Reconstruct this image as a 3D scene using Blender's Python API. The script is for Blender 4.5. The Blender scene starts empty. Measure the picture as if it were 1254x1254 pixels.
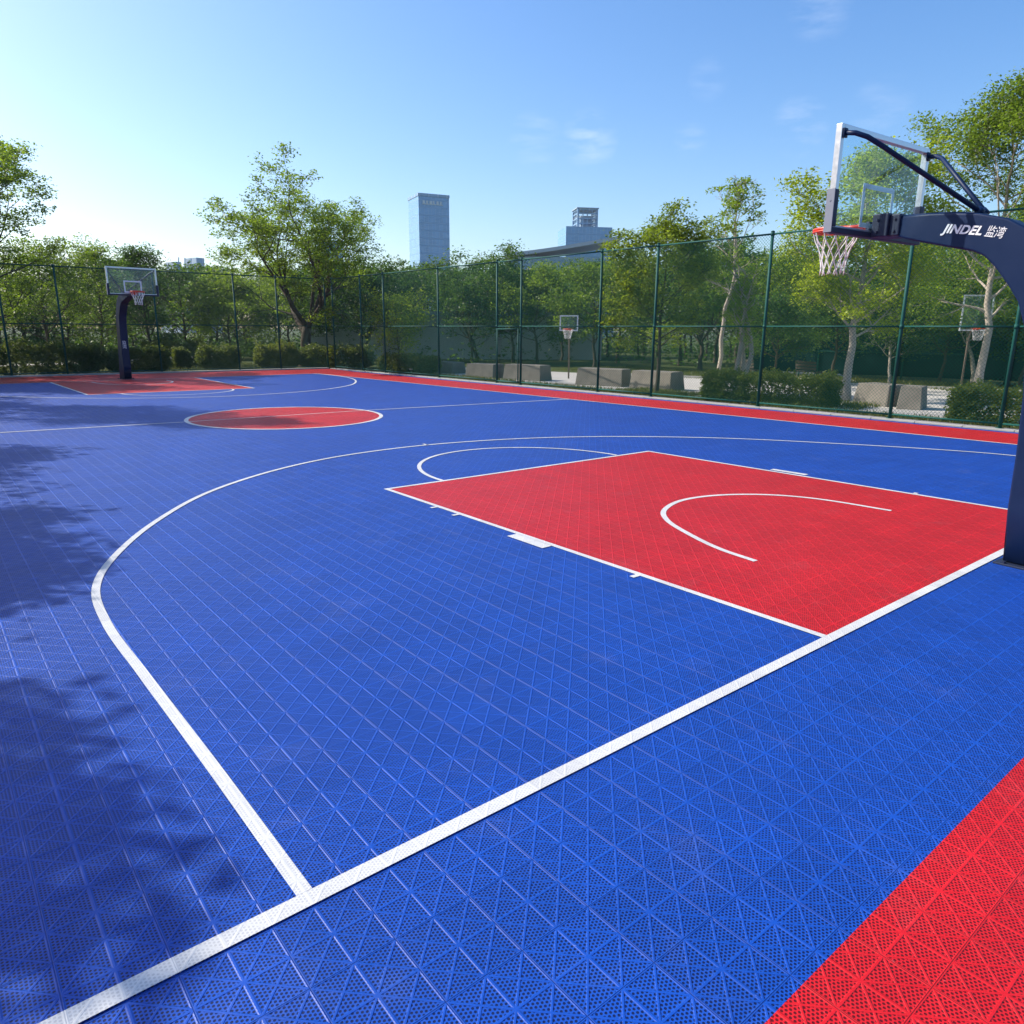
import bpy, bmesh, math, random
import numpy as np
from mathutils import Vector, Matrix
R = math.radians
sc = bpy.context.scene
COL = sc.collection

# ------------------------------------------------------------------ camera numbers
CX, CY, CZ = -7.2254, -2.2061, 2.0345
YAW, PIT, ROL, FPX = .6832, .2450, .0067, 889.87     # focal length in px of a 1254 px frame

def ground(u, D):
    """point on the ground at horizontal distance D (along the view heading) and bearing of column u"""
    a = YAW + math.atan((u-627)/(FPX*math.cos(PIT)+0.0))
    L = D/math.cos(a-YAW)
    return CX+L*math.sin(a), CY+L*math.cos(a)

# ------------------------------------------------------------------ helpers
def link(o, parent=None):
    COL.objects.link(o)
    if parent is not None: o.parent = parent
    return o

def tag(o, label=None, cat=None, group=None, kind=None):
    if label: o['label'] = label
    if cat: o['category'] = cat
    if group: o['group'] = group
    if kind: o['kind'] = kind
    return o

def empty(name, loc=(0,0,0), rz=0.):
    o = bpy.data.objects.new(name, None); o.location = loc; o.rotation_euler = (0,0,rz)
    o.empty_display_size = .2
    return link(o)

def from_bm(name, bm, mat, parent=None, smooth=False):
    me = bpy.data.meshes.new(name); bm.normal_update(); bm.to_mesh(me); bm.free()
    if mat: me.materials.append(mat)
    if smooth: me.polygons.foreach_set('use_smooth', [True]*len(me.polygons))
    return link(bpy.data.objects.new(name, me), parent)

def from_np(name, V, F, mat, parent=None, smooth=False):
    V = np.asarray(V, np.float32); F = np.asarray(F, np.int32); k = F.shape[1]
    me = bpy.data.meshes.new(name)
    me.vertices.add(len(V)); me.vertices.foreach_set('co', V.ravel())
    me.loops.add(F.size); me.loops.foreach_set('vertex_index', F.ravel())
    me.polygons.add(len(F)); me.polygons.foreach_set('loop_start', np.arange(0, F.size, k, dtype=np.int32))
    me.update(calc_edges=True)
    if smooth: me.polygons.foreach_set('use_smooth', [True]*len(F))
    if mat: me.materials.append(mat)
    return link(bpy.data.objects.new(name, me), parent)

def bm_box(bm, x0,x1,y0,y1,z0,z1, bev=0, M=None):
    r = bmesh.ops.create_cube(bm, size=1)
    vs = r['verts']
    for v in vs:
        v.co = Vector(((x0+x1)/2+v.co.x*(x1-x0), (y0+y1)/2+v.co.y*(y1-y0), (z0+z1)/2+v.co.z*(z1-z0)))
    if bev:
        es = list({e for v in vs for e in v.link_edges})
        q = bmesh.ops.bevel(bm, geom=es, offset=bev, segments=2, affect='EDGES', profile=.5)
        vs = q['verts']
    if M is not None: bmesh.ops.transform(bm, matrix=M, verts=vs)
    return vs

def bm_tube(bm, pts, rad, n=10, cap=True, closed=False):
    pts = [Vector(p) for p in pts]; N = len(pts)
    rads = rad if hasattr(rad, '__len__') else [rad]*N
    rings = []; prev = None
    for i, p in enumerate(pts):
        a = pts[(i-1) % N] if (closed or i > 0) else pts[i]
        b = pts[(i+1) % N] if (closed or i < N-1) else pts[i]
        t = (b-a).normalized()
        if prev is None:
            ref = Vector((0,0,1)) if abs(t.z) < .9 else Vector((1,0,0))
            x = t.cross(ref).normalized()
        else:
            x = (prev - t*prev.dot(t)).normalized()
        prev = x; y = t.cross(x)
        rings.append([bm.verts.new(p+(x*math.cos(2*math.pi*k/n)+y*math.sin(2*math.pi*k/n))*rads[i]) for k in range(n)])
    for i in range(N if closed else N-1):
        A, B = rings[i], rings[(i+1) % N]
        for k in range(n): bm.faces.new((A[k], A[(k+1)%n], B[(k+1)%n], B[k]))
    if cap and not closed:
        bm.faces.new(rings[0][::-1]); bm.faces.new(rings[-1])

def dup(root, loc, rz=0., scale=1., names=True):
    """copy of a thing with copies of its parts and sub-parts"""
    r = root.copy(); COL.objects.link(r)
    r.location = loc; r.rotation_euler = (0,0,rz); r.scale = (scale,)*3
    for ch in list(root.children):
        c = ch.copy(); COL.objects.link(c); c.parent = r
        for g in list(ch.children):
            d = g.copy(); COL.objects.link(d); d.parent = c
    return r

# ------------------------------------------------------------------ materials
def new_mat(name):
    m = bpy.data.materials.new(name); m.use_nodes = True
    nt = m.node_tree; nt.nodes.clear()
    out = nt.nodes.new('ShaderNodeOutputMaterial')
    return m, nt, out

class G:
    """tiny node-graph helper"""
    def __init__(s, nt): s.nt = nt
    def n(s, t, **kw):
        nd = s.nt.nodes.new(t)
        for k, v in kw.items(): setattr(nd, k, v)
        return nd
    def put(s, sock, v):
        if isinstance(v, bpy.types.NodeSocket): s.nt.links.new(v, sock)
        elif v is not None: sock.default_value = v
    def m(s, op, a, b=None, c=None, clamp=False):
        nd = s.n('ShaderNodeMath', operation=op); nd.use_clamp = clamp
        for i, v in enumerate((a, b, c)): s.put(nd.inputs[i], v)
        return nd.outputs[0]
    def mix(s, f, a, b, blend='MIX'):
        nd = s.n('ShaderNodeMix', data_type='RGBA', blend_type=blend)
        s.put(nd.inputs[0], f); s.put(nd.inputs[6], a); s.put(nd.inputs[7], b)
        return nd.outputs[2]
    def ramp(s, f, stops):
        nd = s.n('ShaderNodeValToRGB'); cr = nd.color_ramp
        while len(cr.elements) < len(stops): cr.elements.new(.5)
        for e, (p, c) in zip(cr.elements, stops):
            e.position = p; e.color = c if len(c) == 4 else (*c, 1)
        s.put(nd.inputs[0], f); return nd.outputs[0]
    def noise(s, vec, scale, detail=3, rough=.5):
        nd = s.n('ShaderNodeTexNoise'); s.put(nd.inputs['Vector'], vec)
        nd.inputs['Scale'].default_value = scale; nd.inputs['Detail'].default_value = detail; nd.inputs['Roughness'].default_value = rough
        return nd.outputs['Fac']
    def rng(s, v, a, b, c=0., d=1.):
        nd = s.n('ShaderNodeMapRange'); s.put(nd.inputs[0], v)
        for i, q in enumerate((a, b, c, d)): nd.inputs[i+1].default_value = q
        return nd.outputs[0]

def rgb(*c): return (*c, 1.)

def principled(g, out, col, rough=.5, spec=.5, metal=0., normal=None, coat=0.):
    b = g.n('ShaderNodeBsdfPrincipled')
    g.put(b.inputs['Base Color'], col); g.put(b.inputs['Roughness'], rough)
    b.inputs['Specular IOR Level'].default_value = spec; b.inputs['Metallic'].default_value = metal
    b.inputs['Coat Weight'].default_value = coat
    if normal is not None: g.put(b.inputs['Normal'], normal)
    g.nt.links.new(b.outputs[0], out.inputs[0]); return b

def bump(g, h, strength, dist):
    nd = g.n('ShaderNodeBump'); nd.inputs['Strength'].default_value = strength; nd.inputs['Distance'].default_value = dist
    g.put(nd.inputs['Height'], h); return nd.outputs[0]

def simple(name, col, rough=.5, spec=.5, metal=0., var=.15, scale=6., bmp=0., coat=0.):
    m, nt, out = new_mat(name); g = G(nt)
    co = g.n('ShaderNodeTexCoord').outputs['Object']
    f = g.noise(co, scale, 5, .6)
    c = g.mix(f, rgb(*[x*(1-var) for x in col]), rgb(*[min(1, x*(1+var)) for x in col]))
    r = g.rng(f, .2, .8, max(.02, rough-.07), min(1, rough+.07))
    nrm = bump(g, g.noise(co, scale*8, 4, .6), bmp, .01) if bmp else None
    principled(g, out, c, r, spec, metal, nrm, coat); return m

CELL = .1552
def tile_mat(name, col, hole, lines=False):
    """interlocking perforated plastic sports tile: square ribs, both diagonals in every cell, small drain holes"""
    m, nt, out = new_mat(name); g = G(nt)
    pos = g.n('ShaderNodeNewGeometry').outputs['Position']
    sp = g.n('ShaderNodeSeparateXYZ'); g.put(sp.inputs[0], pos)
    X = g.m('DIVIDE', g.m('ADD', sp.outputs[0], 100*CELL+.0145), CELL); Y = g.m('DIVIDE', g.m('ADD', sp.outputs[1], 100*CELL+.045), CELL)
    def dist(v):                       # distance to the nearest integer
        return g.m('ABSOLUTE', g.m('SUBTRACT', v, g.m('ROUND', v)))
    dx, dy = dist(X), dist(Y)
    s1 = g.m('MULTIPLY', dist(g.m('ADD', X, Y)), .7071); s2 = g.m('MULTIPLY', dist(g.m('SUBTRACT', X, Y)), .7071)
    edge = g.m('MINIMUM', dx, dy); diag = g.m('MINIMUM', s1, s2)
    rib = g.m('MAXIMUM', g.rng(edge, .022, .048, 1, 0), g.rng(diag, .018, .040, 1, 0))
    # seams between whole tiles (two cells): a thin groove
    hx, hy = dist(g.m('MULTIPLY', X, .5)), dist(g.m('MULTIPLY', Y, .5))
    seam = g.rng(g.m('MINIMUM', hx, hy), .003, .008, 1, 0)
    # holes: three crossed waves make a triangular lattice
    K = 2*math.pi*12
    c1 = g.m('COSINE', g.m('MULTIPLY', X, K)); 
    c2 = g.m('COSINE', g.m('MULTIPLY', g.m('ADD', g.m('MULTIPLY', X, .5), g.m('MULTIPLY', Y, .866)), K))
    c3 = g.m('COSINE', g.m('MULTIPLY', g.m('ADD', g.m('MULTIPLY', X, -.5), g.m('MULTIPLY', Y, .866)), K))
    lat = g.m('ADD', c1, g.m('ADD', c2, c3))
    hl = g.rng(lat, -.05, .65, 0, 1)
    hole_f = g.m('MULTIPLY', hl, g.m('SUBTRACT', 1., rib))
    big = g.noise(pos, .55, 4, .6); fine = g.noise(pos, 9, 5, .65)
    # per-tile shade differences
    wn = g.n('ShaderNodeTexWhiteNoise', noise_dimensions='2D')
    cb = g.n('ShaderNodeCombineXYZ'); g.put(cb.inputs[0], g.m('ROUND', g.m('MULTIPLY', g.m('SUBTRACT', X, 1.), .5))); g.put(cb.inputs[1], g.m('ROUND', g.m('MULTIPLY', g.m('SUBTRACT', Y, 1.), .5)))
    nt.links.new(cb.outputs[0], wn.inputs['Vector'])
    v = g.m('ADD', g.m('MULTIPLY', g.m('SUBTRACT', big, .5), .30), g.m('ADD', g.m('MULTIPLY', g.m('SUBTRACT', fine, .5), .22), g.m('MULTIPLY', g.m('SUBTRACT', wn.outputs['Value'], .5), .15)))
    hs = g.n('ShaderNodeHueSaturation'); hs.inputs['Color'].default_value = rgb(*col); g.put(hs.inputs['Value'], g.m('ADD', v, 1.))
    dust = g.m('ADD', g.rng(g.noise(pos, 1.7, 6, .7), .56, .78, 0, .10), g.rng(g.noise(pos, 60, 2, .5), .70, .80, 0, .25))
    c = g.mix(dust, hs.outputs[0], rgb(.30, .31, .33))
    if lines: c = g.mix(g.rng(g.noise(pos, 5.5, 8, .75), .55, .85, 0, .45), c, rgb(.25, .30, .42))
    hd = g.m('MULTIPLY', hole_f, .35 if lines else .93)
    c = g.mix(hd, c, rgb(*hole))
    c = g.mix(g.m('MULTIPLY', seam, .1 if lines else .45), c, rgb(*hole))
    h = g.m('ADD', g.m('MULTIPLY', rib, .75), g.m('SUBTRACT', g.m('MULTIPLY', hole_f, -1.), g.m('MULTIPLY', seam, .7)))
    h = g.m('ADD', h, g.m('MULTIPLY', g.noise(pos, 38, 3, .6), .5))
    nrm = bump(g, h, .72 if not lines else .3, .004)
    rough = g.m('ADD', g.rng(fine, .2, .8, .42, .58), g.m('MULTIPLY', rib, -.04))
    principled(g, out, c, rough, .27, 0, nrm); return m

M = {}
M['blue'] = tile_mat('blue_court_tile', (.006, .064, .375), (.0008, .006, .045))
M['red'] = tile_mat('red_court_tile', (.55, .010, .016), (.07, .002, .004))
M['white_line'] = tile_mat('white_line_paint', (.58, .58, .57), (.25, .25, .27), lines=True)
M['navy'] = simple('navy_powder_coat', (.003, .016, .060), .46, .22, 0, .12, 5, .05)
M['steel'] = simple('brushed_aluminium', (.62, .63, .65), .34, .5, .75, .06, 30)
M['pad'] = simple('navy_rubber_pad', (.014, .022, .052), .55, .4, 0, .1, 10)
M['pad_grey'] = simple('grey_rubber_edge', (.20, .22, .27), .5, .4, 0, .08, 10)
M['white'] = simple('white_marking', (.80, .81, .82), .5, .4, 0, .04, 8)
M['orange'] = simple('orange_rim_paint', (.72, .06, .018), .38, .5, 0, .08, 10)
M['net'] = simple('white_net_cord', (.78, .76, .75), .8, .2, 0, .08, 30)
M['green'] = simple('green_fence_coating', (.005, .070, .056), .6, .22, 0, .15, 12)
M['wire'] = simple('green_wire_coating', (.003, .082, .062), .7, .15, 0, .1, 12)
M['screen'] = simple('dark_green_windscreen', (.008, .045, .045), .8, .2, 0, .25, 3, .2)
M['concrete'] = simple('weathered_concrete', (.185, .165, .14), .85, .25, 0, .5, 2.6, .35)
M['kerb'] = simple('kerb_concrete', (.33, .32, .30), .85, .25, 0, .22, 1.6, .3)
M['pave'] = simple('pale_paving', (.46, .43, .39), .8, .3, 0, .14, .6, .2)
M['bark'] = simple('grey_brown_bark', (.075, .058, .042), .9, .2, 0, .4, 7, .8)
M['pale_bark'] = simple('pale_birch_bark', (.40, .34, .28), .85, .2, 0, .3, 6, .5)
M['rust'] = simple('dull_brown_steel', (.16,.12,.095), .7, .3, 0, .3, 8, .2)
M['wood'] = simple('bench_wood', (.05, .04, .03), .7, .3, 0, .3, 9, .3)
M['far_white'] = simple('pale_render', (.62, .62, .60), .7, .3, 0, .08, .2)

def leaf_mat(name, a, b, tr):
    m, nt, out = new_mat(name); g = G(nt)
    ge = g.n('ShaderNodeNewGeometry')
    oi = g.n('ShaderNodeObjectInfo')
    co = g.n('ShaderNodeTexCoord').outputs['Object']
    f = g.m('ADD', g.m('MULTIPLY', ge.outputs['Random Per Island'], .55), g.m('MULTIPLY', g.noise(co, .55, 3), .6))
    f = g.m('ADD', f, g.m('MULTIPLY', g.m('SUBTRACT', oi.outputs['Random'], .5), .35), clamp=True)
    c = g.mix(f, rgb(*a), rgb(*b))
    bs = g.n('ShaderNodeBsdfPrincipled'); g.put(bs.inputs['Base Color'], c); bs.inputs['Roughness'].default_value = .48
    bs.inputs['Specular IOR Level'].default_value = .35
    t = g.n('ShaderNodeBsdfTranslucent'); g.put(t.inputs[0], g.mix(f, rgb(*[x*tr for x in a]), rgb(*[min(1,x*tr) for x in b])))
    mx = g.n('ShaderNodeMixShader'); mx.inputs[0].default_value = .46
    nt.links.new(bs.outputs[0], mx.inputs[1]); nt.links.new(t.outputs[0], mx.inputs[2]); nt.links.new(mx.outputs[0], out.inputs[0])
    return m
M['leaf'] = leaf_mat('olive_leaves', (.024, .058, .006), (.20, .28, .018), 2.0)
M['leaf_bright'] = leaf_mat('yellow_green_leaves', (.048, .090, .006), (.28, .34, .016), 2.0)
M['leaf_dark'] = leaf_mat('deep_green_leaves', (.014, .042, .010), (.085, .15, .016), 1.9)
M['hedge'] = leaf_mat('hedge_leaves', (.040, .075, .010), (.15, .17, .02), 1.8)
M['blade'] = leaf_mat('grass_blades', (.060, .085, .018), (.17, .17, .04), 1.4)

def grass_ground():
    m, nt, out = new_mat('park_grass_ground'); g = G(nt)
    pos = g.n('ShaderNodeNewGeometry').outputs['Position']
    c = g.ramp(g.noise(pos, .35, 6, .65), [(.3, (.030, .050, .012)), (.55, (.095, .120, .026)), (.75, (.17, .165, .055))])
    c = g.mix(g.noise(pos, 14, 4, .7), c, rgb(.03, .04, .012))
    principled(g, out, c, .9, .2, 0, bump(g, g.noise(pos, 20, 5, .7), .8, .05)); return m
M['grass'] = grass_ground()

def glass_mat():
    m, nt, out = new_mat('clear_backboard_acrylic'); g = G(nt)
    tr = g.n('ShaderNodeBsdfTransparent'); tr.inputs[0].default_value = rgb(.88, .96, .97)
    gl = g.n('ShaderNodeBsdfGlossy'); gl.inputs['Roughness'].default_value = .04; gl.inputs[0].default_value = rgb(.9, .95, 1)
    df = g.n('ShaderNodeBsdfDiffuse'); df.inputs[0].default_value = rgb(.5, .66, .72)
    fr = g.n('ShaderNodeFresnel'); fr.inputs[0].default_value = 1.45
    mx = g.n('ShaderNodeMixShader'); g.put(mx.inputs[0], g.m('MULTIPLY', fr.outputs[0], g.m('SUBTRACT', .8, g.m('MULTIPLY', g.n('ShaderNodeNewGeometry').outputs['Backfacing'], .8)))); nt.links.new(tr.outputs[0], mx.inputs[1]); nt.links.new(gl.outputs[0], mx.inputs[2])
    m2 = g.n('ShaderNodeMixShader'); m2.inputs[0].default_value = .05; nt.links.new(mx.outputs[0], m2.inputs[1]); nt.links.new(df.outputs[0], m2.inputs[2])
    nt.links.new(m2.outputs[0], out.inputs[0]); return m
M['glass'] = glass_mat()

def tower_mat(name, a, b, fl, bay, gap=.22):
    m, nt, out = new_mat(name); g = G(nt)
    co = g.n('ShaderNodeTexCoord').outputs['Object']; sp = g.n('ShaderNodeSeparateXYZ'); g.put(sp.inputs[0], co)
    fz = g.m('FRACT', g.m('DIVIDE', sp.outputs[2], fl)); fx = g.m('FRACT', g.m('DIVIDE', g.m('ADD', sp.outputs[0], sp.outputs[1]), bay))
    band = g.m('MAXIMUM', g.m('LESS_THAN', fz, gap), g.m('LESS_THAN', fx, .14))
    wn = g.n('ShaderNodeTexWhiteNoise', noise_dimensions='3D'); cb = g.n('ShaderNodeCombineXYZ')
    g.put(cb.inputs[0], g.m('FLOOR', g.m('DIVIDE', g.m('ADD', sp.outputs[0], sp.outputs[1]), bay))); g.put(cb.inputs[2], g.m('FLOOR', g.m('DIVIDE', sp.outputs[2], fl)))
    nt.links.new(cb.outputs[0], wn.inputs['Vector'])
    glass = g.mix(wn.outputs['Value'], rgb(*a), rgb(*[x*1.22 for x in a]))
    principled(g, out, g.mix(band, glass, rgb(*b)), g.rng(band, 0, 1, .12, .6), .7); return m

# ------------------------------------------------------------------ the ground and the court
def sheet(name, poly, z, mat, kind='structure', parent=None):
    bm = bmesh.new(); vs = [bm.verts.new((x, y, z)) for x, y in poly]
    f = bm.faces.new(vs); bm.normal_update()
    if f.normal.z < 0: f.normal_flip()
    o = from_bm(name, bm, mat, parent)
    if kind: o['kind'] = kind
    return o

def line_mesh(name, paths, z, mat):
    """painted stripes: each path = (points, width, closed)"""
    bm = bmesh.new()
    for pts, w, closed in paths:
        P = [Vector((x, y, 0)) for x, y in pts]; n = len(P); L = []
        for i in range(n):
            a = P[(i-1) % n] if (closed or i) else P[i]; b = P[(i+1) % n] if (closed or i < n-1) else P[i]
            t = (b-a).normalized(); nn = Vector((-t.y, t.x, 0))*w/2
            L.append((bm.verts.new((P[i].x+nn.x, P[i].y+nn.y, z)), bm.verts.new((P[i].x-nn.x, P[i].y-nn.y, z))))
        for i in range(n if closed else n-1):
            A, B = L[i], L[(i+1) % n]
            f = bm.faces.new((A[0], A[1], B[1], B[0])); f.normal_update()
            if f.normal.z < 0: f.normal_flip()
    o = from_bm(name, bm, mat); o['kind'] = 'structure'; return o

def spline(ctrl, n=14):
    P = [Vector((x, y, 0)) for x, y in ctrl]; P = [P[0]*2-P[1]]+P+[P[-1]*2-P[-2]]; out = []
    for i in range(1, len(P)-2):
        for k in range(n):
            t = k/n; a, b, c, d = P[i-1], P[i], P[i+1], P[i+2]
            q = .5*((2*b)+(c-a)*t+(2*a-5*b+4*c-d)*t*t+(3*b-a-3*c+d)*t**3)
            out.append((q.x, q.y))
    out.append((P[-2].x, P[-2].y)); return out

def arc(cx, cy, rx, ry, a0, a1, n=64):
    return [(cx+rx*math.cos(R(a0+(a1-a0)*i/n)), cy+ry*math.sin(R(a0+(a1-a0)*i/n))) for i in range(n+1)]

sheet('park_ground', [(-2500,-2500),(2500,-2500),(2500,2500),(-2500,2500)], -.060, M['grass'])
def fx(y): return 11.10-.028*y               # the right-hand fence line
def fy(x): return 34.85-.045*x               # the back fence line
LX = -11.4
COURT = [(LX,-4.0),(fx(-4)-.22,-4.0),(fx(34)-.22, fy(10.1)-.25),(LX, fy(LX)-.25)]
sheet('court_floor', COURT, 0., M['blue'])
def sx(y): return 8.86-.0425*y               # right side line
def rx(y): return 10.62-.030*y               # outer edge of the red border
rb_ = [(LX,-4.0),(fx(-4)-.22,-4.0),(rx(-1.33),-1.33),(LX,-1.33)]
sheet('red_border_near', rb_, .003, M['red'])
sheet('red_border_side', [(sx(-1.33),-1.33),(rx(-1.33),-1.33),(rx(30.55),30.55),(sx(30.55),30.55)], .003, M['red'])
sheet('red_border_far', [(LX,30.55),(rx(30.55),30.55),(fx(34)-.24,fy(10.1)-.3),(LX,fy(LX)-.3)], .003, M['red'])
sheet('red_border_left', [(LX,-1.33),(-9.3,-1.33),(-9.3,30.55),(LX,30.55)], .003, M['red'])
KW = 2.62; KL = 6.06
sheet('key_area_near', [(-KW,0),(KW+.06,0),(KW-.08,KL-.03),(-KW,KL)], .003, M['red'])
FK = [(-3.22,30.55),(-3.10,23.80),(2.02,23.55),(2.02,30.55)]
sheet('key_area_far', FK, .003, M['red'])
CC = (-.46, 14.62, 2.17, 2.26)
sheet('centre_circle', arc(*CC, 0, 360, 95)[:-1], .003, M['red'])

three = spline([(-6.38,.0385),(-6.39,1.1),(-6.41,2.3),(-6.42,3.3),(-6.33,4.2),(-6.02,5.05),(-5.43,6.10),(-4.56,7.22),(-3.45,8.10),(-2.24,8.68),(-1.0,8.92),(.2,8.90),(1.6,8.58),(2.9,7.98),(4.1,7.08),(5.2,5.92),(6.22,4.30),(6.88,3.05),(7.22,2.1),(7.28,1.0),(7.28,.0385)])
far3 = spline([(7.35,30.55),(7.55,29.2),(7.50,27.8),(7.20,26.3),(6.60,24.8),(5.60,23.2),(4.3,22.0),(3.0,21.3),(1.4,20.92),(0,20.95),(-1.5,21.4),(-3.0,22.3),(-4.3,23.5),(-5.6,25.2),(-6.6,27.4),(-6.9,29),(-6.95,30.55)])
W = .062
near_lines = [
 ([(-9.3,0),(8.86,0)], .075, False),
 (three, W, False),
 ([(-KW,.0385),(-KW,KL-.031)], .06, False), ([(-KW-.03,KL),(KW-.05,KL-.03)], .06, False), ([(KW-.08,KL-.062),(KW+.06,.0385)], .06, False),
 (arc(.03,KL+.03,1.76,1.93,0,180), .06, False),
 (spline([(-1.50,1.30),(-1.43,1.75),(-1.24,2.25),(-.98,2.74),(-.62,3.08),(-.05,3.27),(.55,3.17),(1.08,2.80),(1.38,2.25),(1.48,1.42)]), .062, False),
 ([(-KW-.09,2.80),(-KW-.09,3.34)], .13, False), ([(KW+.13,3.20),(KW+.11,3.76)], .11, False)]
for y in (1.70, 4.38, 4.83): near_lines.append(([(-KW-.11,y),(-KW-.03,y)], .05, False))
for y in (1.66,): near_lines.append(([(KW+.04,y),(KW+.13,y)], .05, False))
near_lines.append(([(-.15,8.92),(-.15,9.08)], .05, False))
line_mesh('near_court_lines', near_lines, .006, M['white_line'])
far_lines = [
 ([(-9.3,30.55),(sx(30.55),30.55)], .07, False), (far3, .07, False),
 ([FK[0],FK[1]], .07, False), ([(FK[1][0]-.04,FK[1][1]),FK[2]], .07, False), ([FK[2],FK[3]], .07, False),
 (arc(-.45,23.68,1.72,1.5,180,360), .07, False),
 (spline([(-1.95,29.9),(-1.84,29.0),(-1.55,28.2),(-1.0,27.55),(-.56,27.41),(-.1,27.48),(.35,27.85),(.62,28.5),(.66,29.5)]), .07, False)]
line_mesh('far_court_lines', far_lines, .006, M['white_line'])
line_mesh('halfway_lines', [([(-9.3,15.63),(-2.69,14.97)], .07, False), ([(-2.58,14.965),(1.66,14.82)], .05, False), ([(1.78,14.81),(sx(14)-.035,14.08)], .06, False),
   (arc(CC[0],CC[1],CC[2]+.02,CC[3]+.02,0,360,96)[:-1], .09, True),
   ([(sx(0),.0),(sx(30.5),30.5)], .06, False), ([(-9.3,0),(-9.3,30.55)], .06, False)], .006, M['white_line'])

# kerbs under the fences
def kerb(name, a, b, w, z0, z1):
    bm = bmesh.new(); d = Vector((b[0]-a[0], b[1]-a[1], 0)); L = d.length
    n = max(1, int(L/1.0))
    Mx = Matrix.Translation((a[0],a[1],0)) @ Matrix.Rotation(math.atan2(d.y,d.x), 4, 'Z')
    for i in range(n):
        bm_box(bm, i*L/n+.004, (i+1)*L/n-.004, -w/2, w/2, z0, z1, .012, Mx)
    o = from_bm(name, bm, M['kerb']); o['kind'] = 'structure'; return o
kerb('right_kerb', (fx(-4)+.0,-4), (fx(34.3),34.2), .36, -.10, .035)
kerb('back_kerb', (LX,fy(LX)), (fx(34.4)-.2,fy(10.0)), .36, -.10, .06)

# paving of the park beyond the right-hand fence
sheet('park_paving', [(12.6,-14),(24.5,-14),(23.5,8),(22.0,16),(19.3,23),(17.0,33),(12.3,33),(12.15,20)], -.030, M['pave'])
sheet('park_path', [(24.6,13.2),(44,26),(43,28.5),(23.4,16.2)], -.034, M['pave'])
sheet('back_path', [(-14,43.0),(-1,46.5),(12,56),(11,58),(-2,48.5),(-14,45)], -.034, M['pave'])
kerb('paving_kerb', (24.5,-14), (23.5,8), .15, -.06, .06)
kerb('paving_kerb_far', (23.45,8.1), (19.4,22.9), .15, -.06, .06)

# ------------------------------------------------------------------ chain-link fences
def wire_panel(name, w, h, parent, mat, pitch=.085, r=.0024, seg=.42, z0=.08):
    """diamond mesh between two posts, wires with a triangular section, cut in short pieces"""
    V, F = [], []; rng = np.random.RandomState(int(w*1000) % 9999)
    ph = h-z0
    off = [(math.cos(a)*r, math.sin(a)*r) for a in (R(90), R(210), R(330))]
    for sgn in (1, -1):
        k0 = -ph; xs = np.arange(k0, w, pitch)
        for x in xs:
            # wire from (x,z0) going up at 45 deg
            a0 = max(0., -x); a1 = min(ph, w-x)
            if a1-a0 < .02: continue
            n = max(1, int((a1-a0)/seg)); ts = np.linspace(a0, a1, n+1)
            base = len(V)
            for t in ts:
                px = x+t; px = px if sgn > 0 else w-px
                pz = z0+t
                for ox, oy in off:
                    V.append((px+ox*.707, oy+.0025*sgn, pz-ox*.707*sgn))
            for i in range(n):
                for q in range(3):
                    a = base+i*3+q; b = base+i*3+(q+1) % 3
                    F.append((a, b, b+3, a+3))
    return from_np(name, V, F, mat, parent)

def fence(name, pts, h, label, cat, mid, pr=.041, pitch=.085, wr=.0033, tall=None, group=None):
    a = Vector((*pts[0], 0)); root = empty(name, a)
    tag(root, label, cat, group)
    for i, q in enumerate(pts):
        p = Vector((*q, 0))-a
        bm = bmesh.new(); bm_tube(bm, [p+Vector((0,0,-.05)), p+Vector((0,0,h+.03))], pr, 12)
        bm_tube(bm, [p+Vector((0,0,h+.03)), p+Vector((0,0,h+.05)), p+Vector((0,0,h+.065))], [pr*1.25, pr*1.2, pr*.5], 12)
        bm_tube(bm, [p+Vector((0,0,.0)), p+Vector((0,0,.045))], pr*2.1, 12)
        for z in (mid, h-.02): bm_tube(bm, [p+Vector((0,0,z-.045)), p+Vector((0,0,z+.045))], pr*1.22, 12)
        from_bm('post', bm, M['green'], root, True)
    for i in range(len(pts)-1):
        p = Vector((*pts[i], 0))-a; q = Vector((*pts[i+1], 0))-a; d = q-p; L = d.length
        for nm, z, r in (('top_rail', h-.02, .024), ('middle_rail', mid, .021), ('bottom_rail', .13, .021)):
            bm = bmesh.new(); u = d.normalized()*pr*.8
            bm_tube(bm, [p+u+Vector((0,0,z)), q-u+Vector((0,0,z))], r, 10); from_bm(nm, bm, M['green'], root, True)
        o = wire_panel('mesh_panel', L, h, root, M['wire'], pitch, wr)
        o.location = p; o.rotation_euler = (0,0,math.atan2(d.y,d.x))
    return root
FH = 4.55
ry = [33.95,31.05,28.9,24.5,20.59,19.19,15.25,12.97,9.23,5.69,3.37,-.4,-4.0]
rf = fence('chain_link_fence', [(fx(y),y) for y in ry], FH, 'tall dark green chain link fence along the right side of the blue court', 'fence', 2.18)
bm = bmesh.new()                                             # gate leaf between two close posts
for z in (.12, 2.08):
    bm_tube(bm, [(fx(20.52)-fx(ry[0])-.055,20.52-ry[0],z), (fx(19.26)-fx(ry[0])-.055,19.26-ry[0],z)], .022, 10)
for y in (20.50, 19.28):
    bm_tube(bm, [(fx(y)-fx(ry[0])-.055,y-ry[0],.10), (fx(y)-fx(ry[0])-.055,y-ry[0],2.10)], .024, 10)
from_bm('gate', bm, M['green'], rf, True)
bxs = [9.95,7.42,5.36,1.81,-1.97,-4.0,-7.2,-10.6]
fence('chain_link_fence', [(x,fy(x)) for x in bxs], FH, 'tall dark chain link fence running behind the far hoop', 'fence', 2.18, pitch=.10, wr=.0034)
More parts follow.
